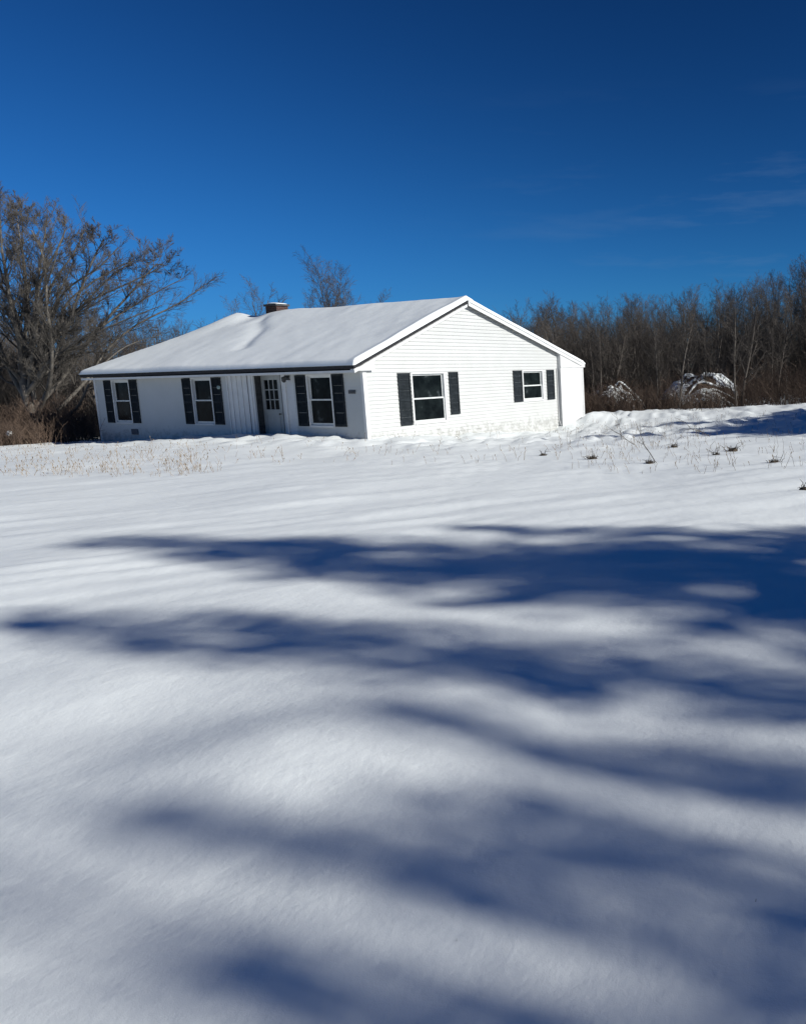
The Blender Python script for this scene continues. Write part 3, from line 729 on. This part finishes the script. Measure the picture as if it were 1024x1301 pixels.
# ------------------------------------------------------------------ weeds and tufts
def weeds(name, label, regs, seed, hmax, cl=3):
    rg = random.Random(seed); mb = MB()
    for (px0, px1, py0, py1, n) in regs:
        for k in range(n):
            px, py = rg.uniform(px0, px1), rg.uniform(py0, py1); r = ray(px, py)
            t = (.35 - CZ) / r.z; P0 = r * t
            for it in range(4):
                z = GZ(P0.x, P0.y); t = (z - CZ) / r.z; P0 = r * t
                if t < 0 or t > 60: break
            if not 0 < t < 45: continue
            v, u = hl(P0.x, P0.y)
            if v > -.15 and u > -.1 and v < WD + .3: continue
            for c in range(rg.randint(1, cl)):
                p = Vector((P0.x + rg.gauss(0, .12), P0.y + rg.gauss(0, .12), 0)); p.z = GZ(p.x, p.y) - .06
                h = rg.uniform(.10, hmax) * rg.uniform(.5, 1); d = Vector((rg.gauss(0, .35), rg.gauss(0, .35), 1)).normalized()
                q = p + d * (h + .06) * .6; q2 = q + (d + Vector((rg.gauss(0, .25), rg.gauss(0, .25), 0))).normalized() * h * .4
                mb.tube([p, q, q2], [.0035, .003, .002], 3)
                if rg.random() < .5: e = rdir(rg, d, .7); mb.tube([q, q + e * h * .35], [.0025, .0015], 3)
                if rg.random() < .35: mb.tube([q2, q2 + d * .02, q2 + d * .045], [.004, .009, .003], 4)
    return tag(mb.build(name, M['weed']), label, 'weeds', None, 'stuff')
weeds('dry_weeds', 'thin dry weed stalks poking through the snow', [(0, 260, 566, 606, 330), (250, 460, 562, 590, 40), (460, 720, 552, 590, 50), (690, 1024, 540, 600, 150), (720, 900, 540, 575, 90), (700, 1024, 526, 545, 80)], 4, .32)
def tuft(px, py, sx, label, seed, tw=5, name='weed_clump'):
    r = ray(px, py); P0 = r * ((.5 - CZ) / r.z)
    for it in range(4): P0 = r * ((gz(P0.x, P0.y) - CZ) / r.z)
    t = empty(name, (P0.x, P0.y, gz(P0.x, P0.y))); rg = random.Random(seed); m = MB(); k, kk = 12, 7
    for j in range(kk):
        ph = j / (kk - 1) * math.pi / 2
        for i in range(k):
            th = i / k * 6.283; q = rg.uniform(.75, 1.2); m.v.append((math.cos(th) * math.cos(ph) * sx * q, math.sin(th) * math.cos(ph) * sx * .8 * q, math.sin(ph) * sx * .75 * q - .03))
    for j in range(kk - 1):
        for i in range(k): m.f.append((j * k + i, j * k + (i + 1) % k, (j + 1) * k + (i + 1) % k, (j + 1) * k + i))
    m.build('root_clod', M['tuft'], t)
    m = MB()
    for i in range(26 + tw * 4):
        p = Vector((rg.gauss(0, sx * .5), rg.gauss(0, sx * .4), 0)); d = Vector((rg.gauss(0, .7), rg.gauss(0, .6), 1)).normalized(); h = rg.uniform(.4, 1.2) * sx + (rg.uniform(.05, .2) if i < tw else 0)
        m.tube([p, p + d * h * .6, p + (d + Vector((rg.gauss(0, .3), 0, -.3))).normalized() * h], [.006, .005, .002], 3)
    m.build('stalks', M['tuft'], t)
    return tag(t, label, 'weed clump')
tuft(931, 573, .11, 'dark dead weed clump beside thin stalks below the blue shadow on the right', 1)
tuft(984, 588, .085, 'small dark weed clump with snow behind it near the right edge', 2, 3)
tuft(1022, 622, .075, 'dark clump cut by the right edge of the photo', 3, 2)
tuft(753, 583, .09, 'flat dark clump of weeds on the snow below the small gable window', 4, 4)
tuft(857, 568, .08, 'brown weed clump in the snow below the arched brush pile', 5, 5)
tuft(826, 588, .07, 'small dark clump at the foot of a long leaning twig', 6, 3)
tuft(910, 578, .06, 'smallest brown clump left of the darkest weed clump', 7, 4)
tuft(690, 579, .07, 'thin brown clump in the snow below the corner of the house', 8, 4)
def twig(px, py, dx, dz, L, r, label, name='fallen_twig', n=5, seed=1):
    rr = ray(px, py); P0 = rr * ((.5 - CZ) / rr.z)
    for it in range(4): P0 = rr * ((gz(P0.x, P0.y) - CZ) / rr.z)
    rg = random.Random(seed); m = MB(); d = Vector((dx, rg.uniform(-.3, .3), dz)).normalized(); p = Vector((0, 0, -.01)); pts = [p.copy()]
    for i in range(4): p = p + (d + Vector((rg.gauss(0, .12),) * 3)) * L / 4; pts.append(p.copy())
    m.tube(pts, [r, r * .9, r * .7, r * .5, r * .3], 5)
    for i in range(n): k = rg.randint(1, 3); e = rdir(rg, d, .6); m.tube([pts[k], pts[k] + e * L * .2, pts[k] + e * L * .33 + Vector((0, 0, .02))], [r * .5, r * .4, r * .2], 3)
    o = m.build(name, M['tuft']); o.location = (P0.x, P0.y, gz(P0.x, P0.y)); return tag(o, label, 'twig')
twig(833, 588, -.5, .75, .75, .008, 'long thin twig leaning left out of the snow on the right', seed=2)
twig(806, 566, -.6, .6, .8, .008, 'bent twig arching left from the snow bank behind the leaning one', seed=3)
twig(790, 560, -.25, 1, .7, .007, 'upright forked twig left of the bent one on the snow bank', seed=4)
twig(903, 556, -.8, .5, 1.0, .010, 'grey stick leaning across the edge of the blue shadow on the right', seed=5)
P0 = at(12, 551, 28.2); mb = MB(); rgx = random.Random(3); k = 10
for j in range(7):
    for i in range(k):
        a, b = i / k * 6.283, (j / 6 - .5) * math.pi; q = rgx.uniform(.85, 1.15); mb.v.append((.11 * math.cos(a) * math.cos(b) * q, .1 * math.sin(a) * math.cos(b) * q, .10 * math.sin(b) * q))
for j in range(6):
    for i in range(k): mb.f.append((j * k + i, j * k + (i + 1) % k, (j + 1) * k + (i + 1) % k, (j + 1) * k + i))
o = mb.build('snow_clump', M['roofsnow'], None, True); o.location = P0; tag(o, 'small round white clump of snow caught in the brush at the left edge', 'snow clump')
twig(575, 1197, 1, .1, .012, .0022, 'tiny dark twig scrap on the foreground snow at the bottom middle', 'twig_scrap', 1, 6)
twig(955, 1146, 1, .15, .016, .003, 'tiny dark twig scrap on the foreground snow at lower right', 'twig_scrap', 1, 7)

sd0 = .4
# ------------------------------------------------------------------ conifers right of the viewer; the streaks on the snow are their shadows
SH = Vector((.945, -.327)); PN = Vector((.327, .945)); TE = .466
def shadow_tree(p, qtip, qb, rad, label, seed, **k):
    """p = offset square to the sun, qtip = where the shadow of the tip should fall, qb = where the tree stands"""
    x, y = SH * qb + PN * p; z = gz(x, y); H = (qb - qtip) * TE + .6 - z
    o = conifer(seed, H, rad, k.pop('name', 'spruce_tree'), label, **k); o.location = (x, y, z); return o
GR = 'evergreens outside the frame on the right'
shadow_tree(5.62, -8.6, 21, lambda d: .26 + .37 * d, 'tall spruce right of the viewer casting the farthest streak', 51, dens=1.1, step=.14)
shadow_tree(6.95, -5.0, 21, lambda d: .04 + .34 * d, 'shorter spruce behind the tallest one right of the viewer', 57, dens=1.1, step=.14)
shadow_tree(3.58, -6.4, 18, lambda d: .16 + .36 * min(d, .9) + (.02 * (d - .8) if d > .8 else 0) - (.10 * max(0, min(d, 3.0) - 1.4)) + (.12 * max(0, d - 4.2)), 'narrow spruce right of the viewer casting the second streak', 52, dens=1.0, step=.13)
for p, q, rr, sd, dn, lb in ((2.83, -2.9, .20, 53, .55, 'slender cedar second in the row right of the viewer'), (2.27, -2.3, .24, 54, .5, 'slender cedar third in the row right of the viewer'), (1.90, -3.0, .24, 55, .7, 'slender cedar fourth in the row right of the viewer'), (1.46, -2.2, .26, 56, .5, 'slender cedar nearest the viewer in the row')):
    shadow_tree(p, q, 23 + sd % 3, (lambda r: lambda d: min(.03 + .22 * d, r) + .10 * max(0, d - 1.8))(rr), lb, sd, name='cedar_tree', dens=dn * 1.5, step=.14)
for p, q, qb, sd, lb in ((20.15, -6.2, 8.5, 61, 'round headed pine beyond the right edge nearest the far snow bank'), (22.0, -6.7, 9.5, 62, 'second round headed pine beyond the right edge of the snow bank'), (23.9, -6.4, 9, 63, 'third round headed pine beyond the right edge of the snow bank'), (25.8, -6.0, 10, 64, 'fourth round headed pine beyond the right edge of the snow bank'), (27.5, -5.6, 11, 65, 'farthest round headed pine beyond the right edge')):
    shadow_tree(p, q, qb, lambda d: min(1.55 * max(d, .01) ** .6 + .1, 2.2), lb, sd, name='pine_tree', dens=1.2, step=.14)
for p, q, qb, sd, lb in ((20.1, -10.6, 8, 66, 'thin spire of a spruce rising above the nearest round pine'), (24.8, -9.4, 8.5, 67, 'thin spire of a spruce rising between the round pines')):
    shadow_tree(p, q, qb, lambda d: .05 + .25 * d, lb, sd, dens=1.3, step=.15)

for p, q, qb, i, lb in ((2.2, -1.6, 24, 6, 'bare spreading tree added unseen among the cedars to dim the lower right snow'), (.5, -1.0, 22, 1, 'bare tree nearest the viewer added unseen outside the right edge to dim the snow'), (4.6, -1.5, 27, 2, 'bare tree behind the two spruces added unseen outside the right edge to dim the snow')):  # unseen bare trees, added so their twigs half-shade the near snow
    x, y = SH * qb + PN * p; z = gz(x, y); H = (qb - q) * TE + .6 - z; c = copy_tree(vt[i], (x, y, z), sd0, H / vH[i]); c['label'] = lb; del c['group']; sd0 += 1.7

# ------------------------------------------------------------------ light and sky
EL = math.atan(TE)
sun = bpy.data.lights.new('sun', 'SUN'); sun.energy = 5.0; sun.angle = R(.53); sun.color = (1, .985, .935)
so = bpy.data.objects.new('sun', sun); col.objects.link(so)
sd = Vector((SH.x * math.cos(EL), SH.y * math.cos(EL), math.sin(EL)))
so.rotation_euler = sd.to_track_quat('Z', 'Y').to_euler(); so.location = (20, -7, 20)
w = bpy.data.worlds.new('World'); scn.world = w; w.use_nodes = True; nt = w.node_tree; nt.nodes.clear()
out = nt.nodes.new('ShaderNodeOutputWorld'); bg = nt.nodes.new('ShaderNodeBackground'); nt.links.new(bg.outputs[0], out.inputs[0])
sk = nt.nodes.new('ShaderNodeTexSky'); sk.sky_type = 'NISHITA'; sk.sun_disc = False; sk.sun_elevation = EL; sk.sun_rotation = math.atan2(SH.x, SH.y)
sk.altitude = 1500; sk.air_density = 1.0; sk.dust_density = .0; sk.ozone_density = 4.0
ga = nt.nodes.new('ShaderNodeGamma'); ga.inputs[1].default_value = 1.95
nt.links.new(sk.outputs[0], ga.inputs[0])
ti = N(nt, 'ShaderNodeMix', data_type='RGBA', blend_type='MULTIPLY'); ti.inputs[0].default_value = 1; nt.links.new(ga.outputs[0], ti.inputs[6]); ti.inputs[7].default_value = (.13, .31, .32, 1)
# soft shoulder so the horizon does not wash out: x / (1 + x / c)
q1 = N(nt, 'ShaderNodeMix', data_type='RGBA', blend_type='MULTIPLY'); q1.inputs[0].default_value = 1; nt.links.new(ti.outputs[2], q1.inputs[6]); q1.inputs[7].default_value = (1 / 1.4, 1 / 7.5, 1 / 25, 1)
q2 = N(nt, 'ShaderNodeMix', data_type='RGBA', blend_type='ADD'); q2.inputs[0].default_value = 1; nt.links.new(q1.outputs[2], q2.inputs[6]); q2.inputs[7].default_value = (1, 1, 1, 1)
q3 = N(nt, 'ShaderNodeMix', data_type='RGBA', blend_type='DIVIDE'); q3.inputs[0].default_value = 1; nt.links.new(ti.outputs[2], q3.inputs[6]); nt.links.new(q2.outputs[2], q3.inputs[7])
# faint cirrus wisps
tc = nt.nodes.new('ShaderNodeTexCoord'); mp = nt.nodes.new('ShaderNodeMapping'); mp.inputs['Rotation'].default_value = (R(12), R(-12), R(10)); mp.inputs['Scale'].default_value = (1.6, 1.6, 11)
nt.links.new(tc.outputs['Generated'], mp.inputs[0])
nz = noise(nt, mp.outputs[0], 2.2, 6, .62)
cr = ramp(nt, nz, [(.5, (0, 0, 0)), (.78, (.3, .3, .3))])
mx = N(nt, 'ShaderNodeMix', data_type='RGBA'); sp_ = nt.nodes.new('ShaderNodeSeparateXYZ'); nt.links.new(tc.outputs['Generated'], sp_.inputs[0])
band = ramp(nt, sp_.outputs[2], [(.07, (0, 0, 0)), (.13, (1, 1, 1)), (.26, (.7, .7, .7)), (.33, (0, 0, 0))])
mm = N(nt, 'ShaderNodeMix', data_type='RGBA', blend_type='MULTIPLY'); mm.inputs[0].default_value = 1; nt.links.new(cr, mm.inputs[6]); nt.links.new(band, mm.inputs[7])
xr = N(nt, 'ShaderNodeMapRange'); xr.inputs[1].default_value = -.32; xr.inputs[2].default_value = .12; nt.links.new(sp_.outputs[0], xr.inputs[0])
mm2 = N(nt, 'ShaderNodeMix', data_type='RGBA', blend_type='MULTIPLY'); mm2.inputs[0].default_value = 1; nt.links.new(mm.outputs[2], mm2.inputs[6]); nt.links.new(xr.outputs[0], mm2.inputs[7])
nt.links.new(mm2.outputs[2], mx.inputs[0]); nt.links.new(q3.outputs[2], mx.inputs[6]); mx.inputs[7].default_value = (3.2, 5, 7.5, 1)
nt.links.new(mx.outputs[2], bg.inputs[0]); bg.inputs[1].default_value = .05
scn.view_settings.view_transform = 'Standard'; scn.view_settings.look = 'None'; scn.view_settings.exposure = .17; scn.view_settings.gamma = 1
